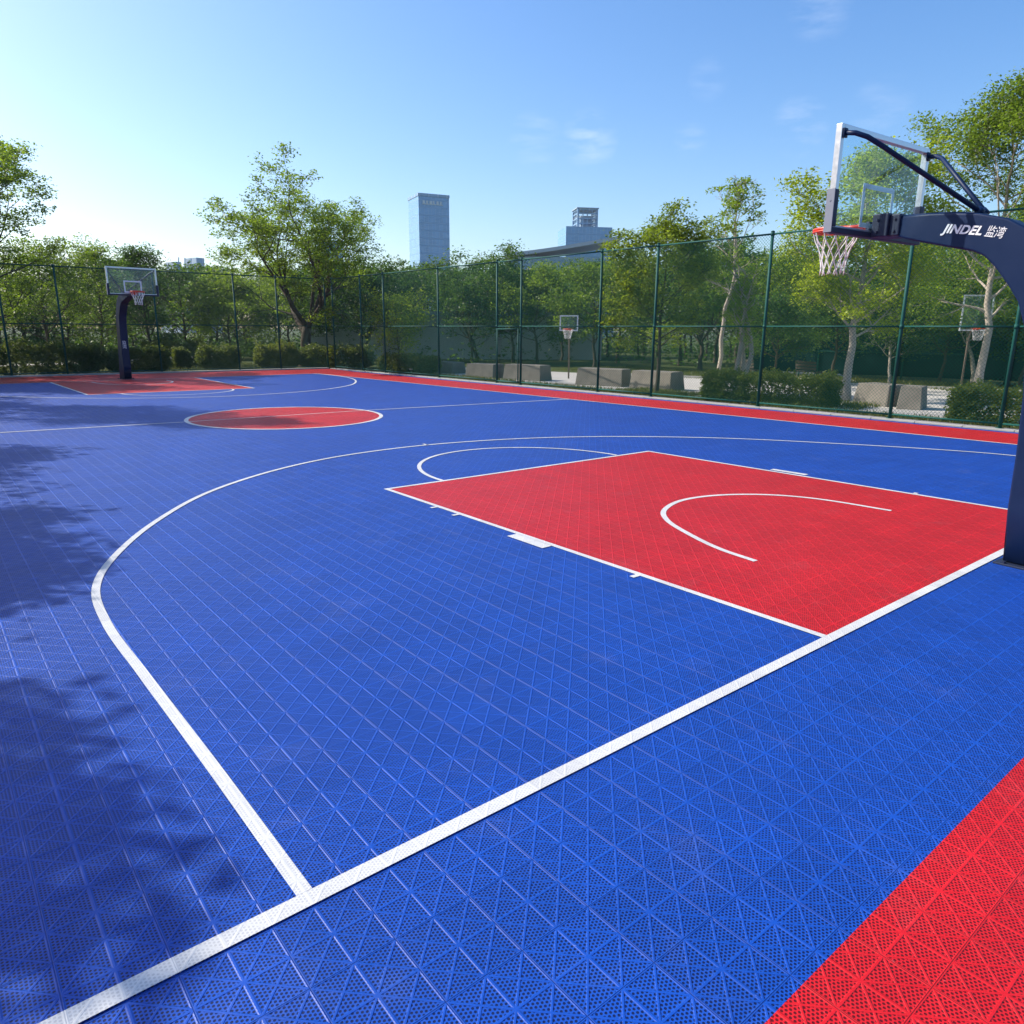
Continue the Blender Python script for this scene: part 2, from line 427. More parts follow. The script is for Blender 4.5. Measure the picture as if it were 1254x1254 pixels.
# second enclosure across the paving
f2 = [(20.9,16.5),(21.05,9.46),(21.4,3.0),(21.8,-3.5)]
def low_fence():
    pts = [(27.0,20.6),(27.4,16.6),(27.9,12.8),(28.4,8.8),(28.9,4.6),(29.2,0.4),(29.5,-4)]
    a = Vector((*pts[0],0)); root = empty('screened_fence', a)
    tag(root, 'lower fence with dark teal windscreen under the trees across the paving', 'fence')
    for q in pts:
        p = Vector((*q,0))-a; bm = bmesh.new(); bm_tube(bm, [p+Vector((0,0,-.06)), p+Vector((0,0,2.25))], .04, 10); from_bm('post', bm, M['green'], root, True)
    for i in range(len(pts)-1):
        p = Vector((*pts[i],0))-a; q = Vector((*pts[i+1],0))-a; d = q-p
        for nm, z in (('top_rail', 2.2), ('middle_rail', 1.15)):
            bm = bmesh.new(); bm_tube(bm, [p+Vector((0,0,z)), q+Vector((0,0,z))], .025, 8); from_bm(nm, bm, M['green'], root, True)
        bm = bmesh.new(); n = 14; L = d.length                # fabric, slightly slack
        rows = []
        for k in range(9):
            z = .1+2.05*k/8
            rows.append([bm.verts.new((L*j/n, .05+.035*math.sin(3.1*j/n*3+k)*math.sin(math.pi*k/8), z)) for j in range(n+1)])
        for k in range(8):
            for j in range(n): bm.faces.new((rows[k][j], rows[k][j+1], rows[k+1][j+1], rows[k+1][j]))
        bmesh.ops.solidify(bm, geom=bm.faces[:], thickness=.006)
        o = from_bm('windscreen', bm, M['screen'], root, True); o.location = p; o.rotation_euler = (0,0,math.atan2(d.y,d.x))
low_fence()

# ------------------------------------------------------------------ basketball hoop
def text_mesh(name, body, size, mat, parent, M4, shear=0., extrude=.002, spacing=1.):
    cu = bpy.data.curves.new(name, 'FONT'); cu.body = body; cu.size = size; cu.extrude = extrude; cu.shear = shear
    cu.space_character = spacing; cu.offset = size*(.03 if body.isascii() else 0)
    cu.align_x = 'CENTER'; cu.align_y = 'CENTER'
    t = bpy.data.objects.new('tmp', cu); COL.objects.link(t)
    bpy.context.view_layer.update()
    me = bpy.data.meshes.new_from_object(t.evaluated_get(bpy.context.evaluated_depsgraph_get()))
    bpy.data.objects.remove(t); me.transform(M4); me.materials.clear(); me.materials.append(mat); me.name = name
    return link(bpy.data.objects.new(name, me), parent)

def frame_bm(x0,x1,z0,z1,w,y0,y1,bev=.004):
    bm = bmesh.new()
    bm_box(bm, x0,x0+w,y0,y1,z0,z1,bev); bm_box(bm, x1-w,x1,y0,y1,z0,z1,bev)
    bm_box(bm, x0+w+.001,x1-w-.001,y0,y1,z1-w,z1,bev); bm_box(bm, x0+w+.001,x1-w-.001,y0,y1,z0,z0+w,bev)
    return bm

def make_hoop(loc, rz):
    """board in the plane y=0 facing +y, post behind it"""
    t = empty('basketball_hoop', loc, rz)
    ZT, ZB, HW = 3.880, 2.965, .815
    # post and arm: one side profile, width tapering to the tip
    outer = [(-.16,3.13),(-.57,3.115),(-.81,3.092),(-1.0,3.067),(-1.24,2.998),(-1.39,2.908),(-1.58,2.74),(-1.73,2.53),(-1.84,2.26),(-1.91,1.9),(-1.98,1.4),(-2.06,.9),(-2.15,.45),(-2.25,.03)]
    inner = [(-.16,2.975),(-.43,2.888),(-.78,2.798),(-.995,2.745),(-1.09,2.70),(-1.19,2.605),(-1.325,2.438),(-1.42,2.298),(-1.49,2.114),(-1.535,1.9),(-1.58,1.5),(-1.605,1.0),(-1.615,.5),(-1.648,.03)]
    n = len(outer); bm = bmesh.new(); rings = []
    for i in range(n):
        w = min(.13, .095+.0175*i)
        (yo,zo),(yi,zi) = outer[i], inner[i]
        rings.append([bm.verts.new((-w,yo,zo)), bm.verts.new((w,yo,zo)), bm.verts.new((w,yi,zi)), bm.verts.new((-w,yi,zi))])
    long_e = []
    for i in range(n-1):
        for k in range(4):
            bm.faces.new((rings[i][k], rings[i][(k+1)%4], rings[i+1][(k+1)%4], rings[i+1][k]))
    bm.faces.new(rings[0]); bm.faces.new(rings[-1][::-1])
    bmesh.ops.recalc_face_normals(bm, faces=bm.faces)
    for i in range(n-1):
        for k in range(4):
            e = bm.edges.get((rings[i][k], rings[i+1][k]))
            if e: long_e.append(e)
    bmesh.ops.bevel(bm, geom=long_e, offset=.022, segments=4, affect='EDGES', profile=.5)
    post = from_bm('post', bm, M['navy'], t, True)
    md = post.modifiers.new('weighted', 'WEIGHTED_NORMAL'); md.keep_sharp = True
    text_mesh('lettering', 'JINDEL', .104, M['white'], post, Matrix.Translation((-.1305,-.885,2.935)) @ Matrix.Rotation(R(-90),4,'Z') @ Matrix.Rotation(R(90),4,'X') @ Matrix.Rotation(R(-9),4,'Z') @ Matrix.Diagonal((1.02,1.0,1,1)), .28, .003, 1.04)
    text_mesh('lettering', '监湾', .094, M['white'], post, Matrix.Translation((-.1305,-1.155,2.885)) @ Matrix.Rotation(R(-90),4,'Z') @ Matrix.Rotation(R(90),4,'X') @ Matrix.Rotation(R(-12),4,'Z') @ Matrix.Diagonal((.85,1.1,1,1)), .2, .003, .95)
    text_mesh('lettering', '监\n湾', .15, M['white'], post, Matrix.Translation((0.02,-1.585,1.25)) @ Matrix.Rotation(R(180),4,'Z') @ Matrix.Rotation(R(90),4,'X'), 0, .003)
    bm = bmesh.new(); bm_box(bm, -.20,.20,-2.31,-1.60,.0,.018,.004)
    for x in (-.175,.175):
        for y in (-2.22,-1.95,-1.68):
            bm_tube(bm, [(x,y,.018),(x,y,.036)], .018, 6)
    from_bm('base_plate', bm, M['pad'], t)
    # board
    bm = bmesh.new(); bm_box(bm, -HW+.03,HW-.03,-.008,.008,ZB+.03,ZT-.03); from_bm('glass_panel', bm, M['glass'], t)
    from_bm('frame', frame_bm(-HW,HW,ZB,ZT,.048,-.030,.030), M['steel'], t)
    from_bm('target_square', frame_bm(-.29,.29,ZB+.075,ZB+.475,.045,.0095,.0115,0), M['white'], t)
    bm = bmesh.new()
    bm_box(bm, -HW-.016,HW+.016,-.038,.040,ZB-.022,ZB+.032,.008)
    for s in (-1,1):
        x0, x1 = sorted((s*(HW-.055), s*(HW+.012))); bm_box(bm, x0,x1,-.038,.040,ZB+.034,ZB+.36,.008)
    pd = from_bm('edge_pad', bm, M['pad'], t)
    for s in (-1,1):
        bm = bmesh.new()
        x0, x1 = sorted((s*(HW+.013), s*(HW+.022))); bm_box(bm, x0,x1,-.040,.042,ZB-.018,ZB+.365,.003)
        bm_tube(bm, [(s*(HW+.020),0,ZB+.26),(s*(HW+.026),0,ZB+.26)], .008, 8)
        from_bm('pad_edge', bm, M['pad_grey'], pd)
    bm = bmesh.new(); bm_box(bm, -.15,.15,-.20,-.040,2.945,3.16,.01); bm_box(bm, -.12,.12,-.30,-.201,2.945,3.145,.012)
    bm_box(bm, -.10,.10,.012,.05,ZB+.035,ZB+.14,.005)
    for s_ in (-1,1):
        for y in (-.10,-.25):
            for z in (2.99,3.10): bm_tube(bm, [(s_*(.15 if y > -.2 else .12),y,z),(s_*(.162 if y > -.2 else .132),y,z)], .013, 6)
    from_bm('mounting_bracket', bm, M['pad'], t)
    for a, b in (((-.33,3.127),(-.60,3.1185)),((-.62,3.118),(-.84,3.094)),((-.86,3.092),(-1.0,3.072))):       # cover strips along the top of the arm
        bm = bmesh.new(); bm_tube(bm, [(0,a[0],a[1]),(0,b[0],b[1])], .011, 8); bmesh.ops.scale(bm, vec=(5.5,1,1), verts=bm.verts[:]); from_bm('cover_strip', bm, M['navy'], t, True)
    for s in (-1,1):
        bm = bmesh.new()
        c = [Vector((s*.775,-.045,3.80)), Vector((s*.755,-.13,3.785)), Vector((s*.70,-.215,3.745)), Vector((s*.62,-.30,3.675)), Vector((s*.05,-.98,3.085))]
        bm_tube(bm, c, .022, 12); bm_box(bm, s*.775-.03, s*.775+.03,-.05,-.031,3.76,3.84,.004)
        bm_tube(bm, [(s*.05,-.95,3.11),(s*.045,-.99,3.07)], .034, 12)
        from_bm('brace', bm, M['navy'], t, True)
    # rim and net
    RY, RZ, RR = .42, 3.075, .222
    bm = bmesh.new(); ring = [(RR*math.cos(2*math.pi*i/48), RY+RR*math.sin(2*math.pi*i/48), RZ) for i in range(48)]
    bm_tube(bm, ring, .013, 10, closed=True)
    bm_tube(bm, [(RR*1.02*math.cos(R(a)), RY+RR*1.02*math.sin(R(a)), RZ-.022) for a in range(0,360,8)], .008, 8, closed=True)
    bm_box(bm, -.115,.115,.051,.185,RZ-.02,RZ+.012,.004)
    for s in (-1,1): bm_tube(bm, [(s*.10,.06,RZ-.01),(s*.155,RY-.17,RZ-.005)], .016, 8)
    bm_box(bm, -.10,.10,.051,.075,RZ-.10,RZ+.012,.004)
    rim = from_bm('rim', bm, M['orange'], t, True)
    bm = bmesh.new(); NS = 12; rnd = random.Random(4)
    prof = [(0,.222),(.09,.196),(.16,.160),(.24,.135),(.31,.122),(.38,.118),(.47,.124)]
    def pr(d):
        for (a,ra),(b,rb2) in zip(prof, prof[1:]):
            if d <= b: return ra+(rb2-ra)*(d-a)/(b-a)
        return prof[-1][1]
    for i in range(NS):
        for s in (-1,1):
            pts = []; L = .41+rnd.uniform(-.02,.02); ph = rnd.uniform(-.05,.05)
            for k in range(15):
                d = L*k/14; tw = .0 if d < .07 else (d-.07)/.38
                a = 2*math.pi*(i/NS)+s*(tw*2*math.pi/NS*1.9)+ph*tw
                pts.append((pr(d)*math.cos(a), RY+pr(d)*math.sin(a), RZ-.025-d))
            bm_tube(bm, pts, .0048, 5)
    from_bm('net', bm, M['net'], rim, True)
    return t
hoop = make_hoop((.473,1.519,0), R(-3.5))
tag(hoop, 'near navy basketball hoop with clear backboard at right edge of the court', 'basketball hoop', 'basketball hoops on the blue court')
fh = dup(hoop, (-.285,29.08,0), R(185), 1.09)
tag(fh, 'distant navy basketball hoop standing on the red strip before the back fence', 'basketball hoop', 'basketball hoops on the blue court')

# small park hoops beyond the fence
def park_hoop(px, py, rz, zb, w, h, label):
    t = empty('park_hoop', (px,py,-.03), rz); tag(t, label, 'basketball hoop', 'small hoops in the park')
    bm = bmesh.new(); bm_tube(bm, [(0,-.35,0),(0,-.33,zb*.85),(0,-.18,zb+.1),(0,-.03,zb+.25)], .036, 10); from_bm('post', bm, M['rust'], t, True)
    from_bm('frame', frame_bm(-w/2,w/2,zb,zb+h,.05,-.02,.02), M['white'], t)
    bm = bmesh.new(); bm_box(bm, -w/2+.051,w/2-.051,-.006,.006,zb+.051,zb+h-.051); bm_box(bm, -.02,.02,-.012,.012,zb+.052,zb+h-.052); from_bm('glass_panel', bm, M['glass'], t)
    bm = bmesh.new(); bm_tube(bm, [(.21*math.cos(R(a)), .30+.21*math.sin(R(a)), zb+.08) for a in range(0,360,15)], .014, 8, closed=True); bm_box(bm, -.1,.1,.021,.11,zb+.03,zb+.1); rim = from_bm('rim', bm, M['orange'], t, True)
    bm = bmesh.new()
    for i in range(10):
        for s in (-1,1):
            bm_tube(bm, [((.21-.09*k/5)*math.cos(2*math.pi*i/10+s*.12*k), .30+(.21-.09*k/5)*math.sin(2*math.pi*i/10+s*.12*k), zb+.07-.08*k) for k in range(6)], .006, 4)
    from_bm('net', bm, M['net'], rim, True)
x, y = ground(691, 32.5); park_hoop(x, y, R(130), 2.05, .80, .66, 'little white framed hoop on a pole beyond the concrete blocks')
x, y = ground(1158, 27.0); park_hoop(x, y, R(135), 2.15, 1.05, 1.25, 'white framed hoop with red rim among the pale trunks at right')

# ------------------------------------------------------------------ trees
def perp(v, rng):
    a = rng.normal(size=3); a -= v*np.dot(a, v); return a/np.linalg.norm(a)

class Tree:
    def __init__(s, seed): s.rng = np.random.RandomState(seed); s.V = []; s.F = []; s.A = []   # A: leaf anchors
    def tube(s, P, r, n):
        P = np.array(P); base = len(s.V); prev = None
        for i in range(len(P)):
            t = P[min(i+1, len(P)-1)]-P[max(i-1, 0)]; t = t/(np.linalg.norm(t)+1e-9)
            if prev is None:
                ref = np.array([1.,0,0]) if abs(t[0]) < .8 else np.array([0,1.,0]); x = np.cross(t, ref)
            else: x = prev-t*np.dot(prev, t)
            x /= np.linalg.norm(x)+1e-9; prev = x; y = np.cross(t, x)
            for k in range(n):
                a = 2*math.pi*k/n; s.V.append(P[i]+(x*math.cos(a)+y*math.sin(a))*r[i])
        for i in range(len(P)-1):
            for k in range(n):
                a = base+i*n+k; b = base+i*n+(k+1) % n; s.F.append((a, b, b+n, a+n))
    def branch(s, p, d, L, r, lvl, maxl, up=.12, wig=.16, kids=4, ang=(30,62), ratio=.6, leaf_from=1):
        rng = s.rng; n = 6 if lvl < 2 else 4
        P = [p.copy()]; d = d/np.linalg.norm(d)
        for i in range(n):
            d = d+rng.normal(size=3)*wig+np.array([0,0,up]); d /= np.linalg.norm(d)
            P.append(P[-1]+d*L/n)
        rr = [max(.006, r*(1-.72*i/n)) for i in range(n+1)]
        s.tube(P, rr, (8,6,4,3,3)[min(lvl,4)])
        if lvl >= maxl-leaf_from+0:
            for i in ((n//2, n) if lvl >= maxl else (n,)): s.A.append((P[i], lvl))
        if lvl < maxl:
            for k in range(kids):
                t = .30+.70*(k+rng.uniform(.2,1))/kids; t = min(t, .98); i = int(t*n); f = t*n-i
                q = P[i]*(1-f)+P[min(i+1,n)]*f; dd = P[min(i+1,n)]-P[max(i-1,0)]; dd /= np.linalg.norm(dd)
                a = R(rng.uniform(*ang)); cd = dd*math.cos(a)+perp(dd, rng)*math.sin(a)
                s.branch(q, cd, L*ratio*rng.uniform(.75,1.15)*(1.1-.35*t), r*(1-.6*t)*.62, lvl+1, maxl, up*.7, wig, kids, ang, ratio, leaf_from)
            s.branch(P[-1], d+rng.normal(size=3)*.15, L*ratio*.8, rr[-1], lvl+1, maxl, up*.7, wig, kids, ang, ratio, leaf_from)

def leaves(rng, C, n, sig, flat, ll):
    """n leaves scattered about anchor points C: small folded diamonds"""
    idx = rng.randint(0, len(C), n); c = C[idx]+np.clip(rng.normal(size=(n,3)), -1.7, 1.7)*sig*np.array([1,1,flat])*rng.uniform(.6,1.25,len(C))[idx][:,None]
    a = rng.normal(size=(n,3))*np.array([1,1,.45]); a /= np.linalg.norm(a, axis=1)[:,None]
    nn = rng.normal(size=(n,3))*.65+np.array([0,0,.9]); nn -= a*(nn*a).sum(1)[:,None]; nn /= np.linalg.norm(nn, axis=1)[:,None]
    b = np.cross(nn, a); l = ll*rng.uniform(.6,1.25,n)[:,None]; w = l*rng.uniform(.40,.62,n)[:,None]
    V = np.stack([c-a*l*.5, c+b*w*.5+nn*w*.16-a*l*.05, c+a*l*.5-nn*l*.06, c-b*w*.5+nn*w*.16-a*l*.05], 1).reshape(-1,3)
    F = np.arange(4*n).reshape(n,4); return V, F

def leaf_mesh(name, V, F, mat, parent=None): return from_np(name, V, F, mat, parent)

def grow(style, seed, H, cw, fork=.3, nleaf=9000, ll=.12, r0=None, dens=.55, clump=.34, per=46):
    """returns (wood verts, wood faces, leaf verts, leaf faces); H total height, cw crown half-width"""
    T = Tree(seed); rng = T.rng; r0 = r0 or H*.016
    if style == 'vase':
        fz = H*fork; P = [np.array([0,0,-.1])]
        for i in range(1, 6): P.append(np.array([rng.normal()*.05*H*.06*i, rng.normal()*.05*H*.06*i, fz*i/5]))
        T.tube(P, [r0*(1.5 if i == 0 else 1.08-.05*i) for i in range(6)], 10); top = P[-1]
        nm = 7; L = (H-fz)*.62
        for k in range(nm):
            az = 2*math.pi*(k+rng.uniform(-.3,.3))/nm; el = R(rng.uniform(14,30)) if k % 3 == 0 else R(rng.uniform(36,62))
            d = np.array([math.cos(az)*math.sin(el), math.sin(az)*math.sin(el), math.cos(el)])
            Lk = L*(1.05 if k % 3 == 0 else cw/(H-fz)*1.25+.12)*rng.uniform(.85,1.1)
            T.branch(top+d*r0*.2-np.array([0,0,rng.uniform(0,.5)*fz*.4]), d, Lk, r0*.46, 0, 3, .10, .14, 4, (28,58), .56)
    elif style in ('oval','sparse'):
        n = 12; P = [np.array([0,0,-.1])]
        for i in range(1, n+1): P.append(P[-1]*np.array([1,1,0])+np.array([rng.normal()*.008*H, rng.normal()*.008*H, H*.97*i/n]))
        T.tube(P, [r0*(1.35 if i == 0 else 1.05-.93*i/n) for i in range(n+1)], 9)
        nb = 26 if style == 'oval' else 11; cb = fork
        for k in range(nb):
            t = cb+(1-cb)*(k+rng.uniform(0,.9))/nb; t = min(t,.985); i = int(t*n); f = t*n-i
            q = P[i]*(1-f)+P[min(i+1,n)]*f; s = (t-cb)/(1-cb)
            prof = (math.sin(math.pi*min(1, (s*.80+.20)))**.8)*cw
            az = k*2.4+rng.uniform(-.5,.5); el = R((62 if style == 'oval' else 40)-22*s+rng.uniform(-10,10))
            d = np.array([math.cos(az)*math.sin(el), math.sin(az)*math.sin(el), math.cos(el)])
            T.branch(q, d, max(.35, prof*rng.uniform(.75,1.12)), r0*(.42-.3*s), 1, 3, .07, .15, 4, (28,60), .55)
        T.A.append((P[-1],3))
    elif style == 'multi':
        for k in range(3):
            az = 2*math.pi*k/3+rng.uniform(-.4,.4); el = R(rng.uniform(5,16))
            d = np.array([math.cos(az)*math.sin(el), math.sin(az)*math.sin(el), math.cos(el)])
            P = [np.array([math.cos(az)*.06, math.sin(az)*.06, -.1])]; dd = d.copy(); L = H*rng.uniform(.75,1.)
            for i in range(8):
                dd = dd+rng.normal(size=3)*.07+np.array([0,0,.05]); dd /= np.linalg.norm(dd); P.append(P[-1]+dd*L/8)
            T.tube(P, [r0*(1-.1*i) for i in range(9)], 8)
            for j in range(4,9):
                for q in range(2):
                    a = rng.uniform(0,6.28); e = R(rng.uniform(30,60)); d2 = np.array([math.cos(a)*math.sin(e), math.sin(a)*math.sin(e), math.cos(e)])
                    T.branch(P[j], d2, cw*rng.uniform(.4,.9), r0*.3, 2, 3, .08, .16, 3, (25,60), .6)
    A = np.array([a for a, l in T.A])
    # keep clumps uneven: drop part of the anchors, weight the rest
    K = max(24, int(nleaf/per))
    A = A[rng.permutation(len(A))]                       # thin crowded twigs: few anchors per cell, so the crown fills evenly
    vs = max(.32, cw*.15)
    while True:
        cell = np.floor(A/vs).astype(np.int64); key = (cell[:,0]*100003+cell[:,1])*100003+cell[:,2]
        cnt, keep = {}, []
        for i, q in enumerate(key):
            if cnt.get(q, 0) < 1: cnt[q] = 1; keep.append(i)
        if len(keep) >= K*.8 or vs < .12: break
        vs *= .85
    A = A[keep][:K]
    # scale the grown skeleton to the wanted height and crown width
    W = np.array(T.V); cxy = A[:,:2].mean(0)*.95
    sz = (H-clump*.6)/A[:,2].max(); rad = np.percentile(np.linalg.norm(A[:,:2]-cxy, axis=1), 93); sr = max(.5, min(2.0, (cw-clump*.5)/rad))
    def fit(Q):
        Q = Q.copy(); f = np.clip(Q[:,2:3]/(H*.35), 0, 1)
        Q[:,:2] = Q[:,:2]*(1+(sr-1)*f)-cxy*sr*f; Q[:,2] *= sz
        q = np.linalg.norm(Q[:,:2], axis=1)+1e-6; lim = cw*.95; Q[:,:2] *= (np.where(q > lim, lim+(q-lim)*.25, q)/q)[:,None]; return Q
    A = fit(A); W = fit(W)
    V, F = leaves(rng, A, nleaf, clump*np.ones(3), .48, ll)
    return W, np.array(T.F), V, F

def tree(name, x, y, spec, label, leaf='leaf', bark='bark', rz=0., lean=0., group=None, cat='tree'):
    wv, wf, lv, lf = spec if isinstance(spec, tuple) else grow(**spec)
    t = empty(name, (x,y,-.05), rz); t.rotation_euler = (lean, 0, rz); tag(t, label, cat, group)
    tr = from_np('trunk', wv, wf, M[bark], t, True); cr = from_np('crown', lv, lf, M[leaf], t)
    return t

def gt(u, D, v):                        # ground place and height of a tree whose tip is seen at (u,v)
    x, y = ground(u, D); H = CZ+D*math.tan(math.atan((627-v)/FPX)-PIT) if 1 else 0
    # true height through the tilted frame
    cy = (627-v)/FPX; H = CZ + D*(cy*math.cos(PIT)-math.sin(PIT))/(math.cos(PIT)+cy*math.sin(PIT))
    return x, y, H

def T(name, u, D, v, style, cw, label, seed, **k):
    leaf = k.pop('leaf','leaf'); bark = k.pop('bark','bark'); rz = k.pop('rz',0.); lean = k.pop('lean',0.)
    x, y, H = gt(u, D, v)
    return tree(name, x, y, dict(style=style, seed=seed, H=H, cw=cw, **k), label, leaf, bark, rz, lean)

T('broadleaf_tree', 9, 34.5, 146, 'oval', 4.0, 'tall open crowned tree cut by the left edge of the picture', 11, fork=.22, nleaf=34000, ll=.15, dens=.5, clump=.26)
T('broadleaf_tree', 88, 42, 284, 'oval', 3.3, 'olive green tree just left of the distant hoop board', 12, fork=.2, nleaf=12000, ll=.15, leaf='leaf')
T('broadleaf_tree', 152, 47, 297, 'oval', 2.4, 'tree with a small tuft top rising directly over the distant backboard', 13, fork=.2, nleaf=9000, ll=.16, leaf='leaf')
T('conical_tree', 205, 44, 300, 'oval', 1.8, 'narrow pointed tree just right of the distant backboard', 14, fork=.2, nleaf=8000, ll=.16, leaf='leaf_dark')
T('spreading_tree', 384, 42, 203, 'vase', 7.0, 'largest spreading tree with forked dark limbs behind the fence corner', 62, fork=.24, nleaf=36000, ll=.15, r0=.30, dens=.55, clump=.26)
T('broadleaf_tree', 455, 51, 286, 'vase', 4.6, 'dark rounded tree right behind the largest spreading tree', 22, fork=.25, nleaf=16000, ll=.19, leaf='leaf_dark', clump=.4)
T('sapling_tree', 495, 37.5, 350, 'oval', 1.7, 'short bright yellow green tree in front of the dark trees by the corner', 23, fork=.3, nleaf=7000, ll=.13, leaf='leaf_bright')
T('broadleaf_tree', 585, 51, 297, 'vase', 5.0, 'wide dark green tree below and right of the tall glass tower', 24, fork=.25, nleaf=18000, ll=.19, leaf='leaf_dark', clump=.4)
T('broadleaf_tree', 655, 47, 320, 'oval', 3.0, 'olive tree below the left end of the long low roof', 25, fork=.25, nleaf=11000, ll=.17)
T('broadleaf_tree', 722, 43, 310, 'oval', 2.9, 'olive tree behind the small park hoop on its pole', 26, fork=.25, nleaf=11000, ll=.16)
T('street_tree', 795, 25.2, 246, 'oval', 1.85, 'bright green tree beside the fence right of the low tower', 27, fork=.30, nleaf=22000, ll=.11, leaf='leaf_bright', r0=.075, clump=.22)
T('slender_tree', 868, 28.5, 214, 'sparse', 1.6, 'tall thin sparse tree with bare upper branches', 28, fork=.40, nleaf=3200, ll=.12, bark='pale_bark', r0=.075, clump=.17)
T('slender_tree', 890, 24.9, 308, 'multi', 1.0, 'low pale multi stemmed tree behind the long clipped hedge', 29, nleaf=2600, ll=.11, bark='pale_bark', r0=.10, clump=.2)
T('street_tree', 1020, 23.0, 160, 'oval', 2.25, 'leafy tree directly below the near hoop net', 30, fork=.27, nleaf=30000, ll=.11, bark='pale_bark', leaf='leaf_bright', r0=.13, clump=.25)
T('street_tree', 1172, 26.0, 84, 'oval', 3.1, 'tall tree rising behind the near backboard and arm', 31, fork=.28, nleaf=42000, ll=.12, bark='pale_bark', r0=.14, clump=.28)
T('street_tree', 1275, 24.0, 44, 'oval', 2.2, 'tallest tree cut by the right edge of the picture', 32, fork=.28, nleaf=16000, ll=.12, r0=.15, clump=.28)
T('street_tree', 1166, 31.0, 268, 'oval', 2.8, 'pale trunked tree leaning beside the red rimmed park hoop', 33, fork=.30, nleaf=15000, ll=.14, bark='pale_bark', lean=R(-4), clump=.3)
T('broadleaf_tree', 1090, 36.0, 272, 'oval', 3.2, 'olive tree seen under the near hoop arm', 34, fork=.25, nleaf=14000, ll=.15, clump=.3)
T('broadleaf_tree', 940, 38.0, 288, 'oval', 3.0, 'tree behind the paving left of the leafy tree under the net', 35, fork=.25, nleaf=13000, ll=.15)
T('broadleaf_tree', 845, 42.0, 292, 'vase', 3.6, 'dark tree behind the tall sparse tree', 36, fork=.25, nleaf=13000, ll=.17, leaf='leaf_dark')
T('broadleaf_tree', 1235, 35.0, 235, 'oval', 3.4, 'dark tree filling the gap behind the near hoop post', 37, fork=.2, nleaf=15000, ll=.16, leaf='leaf_dark', clump=.34)
T('broadleaf_tree', 300, 53, 330, 'oval', 3.4, 'olive tree behind the left limbs of the largest spreading tree', 38, fork=.2, nleaf=12000, ll=.18)
T('broadleaf_tree', 30, 52, 330, 'oval', 3.6, 'deep green tree low behind the left edge tree', 39, fork=.2, nleaf=12000, ll=.18, leaf='leaf_dark')

T('sapling_tree', 930, 31.5, 345, 'oval', 1.5, 'short dark tree before the screened fence left of the leafy tree under the net', 41, fork=.3, nleaf=9000, ll=.12, leaf='leaf_dark')
T('sapling_tree', 1068, 30.5, 335, 'oval', 1.6, 'short dark tree before the screened fence just right of the leafy tree under the net', 42, fork=.3, nleaf=10000, ll=.12, leaf='leaf_dark', bark='pale_bark')
T('sapling_tree', 1125, 32.0, 330, 'oval', 1.7, 'short dark tree before the screened fence left of the red rimmed hoop', 43, fork=.3, nleaf=10000, ll=.12, leaf='leaf_dark')
T('sapling_tree', 1222, 30.0, 320, 'oval', 1.7, 'short dark tree before the screened fence right of the red rimmed hoop', 44, fork=.3, nleaf=10000, ll=.12, leaf='leaf_dark')
T('sapling_tree', 1000, 34.0, 335, 'oval', 1.6, 'short dark tree glimpsed behind the trunk of the leafy tree under the net', 45, fork=.3, nleaf=9000, ll=.12, leaf='leaf_dark')

# shade trees along the left side of the court, outside the picture, throwing the leafy shadows
SH = grow('oval', 51, 8.4, 3.0, fork=.26, nleaf=42000, ll=.20, r0=.16, clump=.36, per=100)
SHADE = [(-15.2,7.3,1.0,0),(-13.3,10.0,1.0,1.1),(-13.5,14.0,.95,2.3),(-13.0,18.8,1.0,5.2),(-10.9,37.4,1.4,4.4)]
s0 = tree('shade_tree', SHADE[0][0], SHADE[0][1], SH, 'spreading tree along the left side that throws leafy shade on the blue floor', group='shade trees left of the court')
s0.scale = (SHADE[0][2],)*3
for x, y, s, a in SHADE[1:]:
    dup(s0, (x,y,-.05), a, s)

TALL = grow('oval', 52, 15.0, 2.1, fork=.40, nleaf=15000, ll=.20, r0=.17, clump=.34, per=90)
tree('shade_tree', -11.5, 29.0, TALL, 'tallest narrow tree along the left side whose tip shades the centre circle')

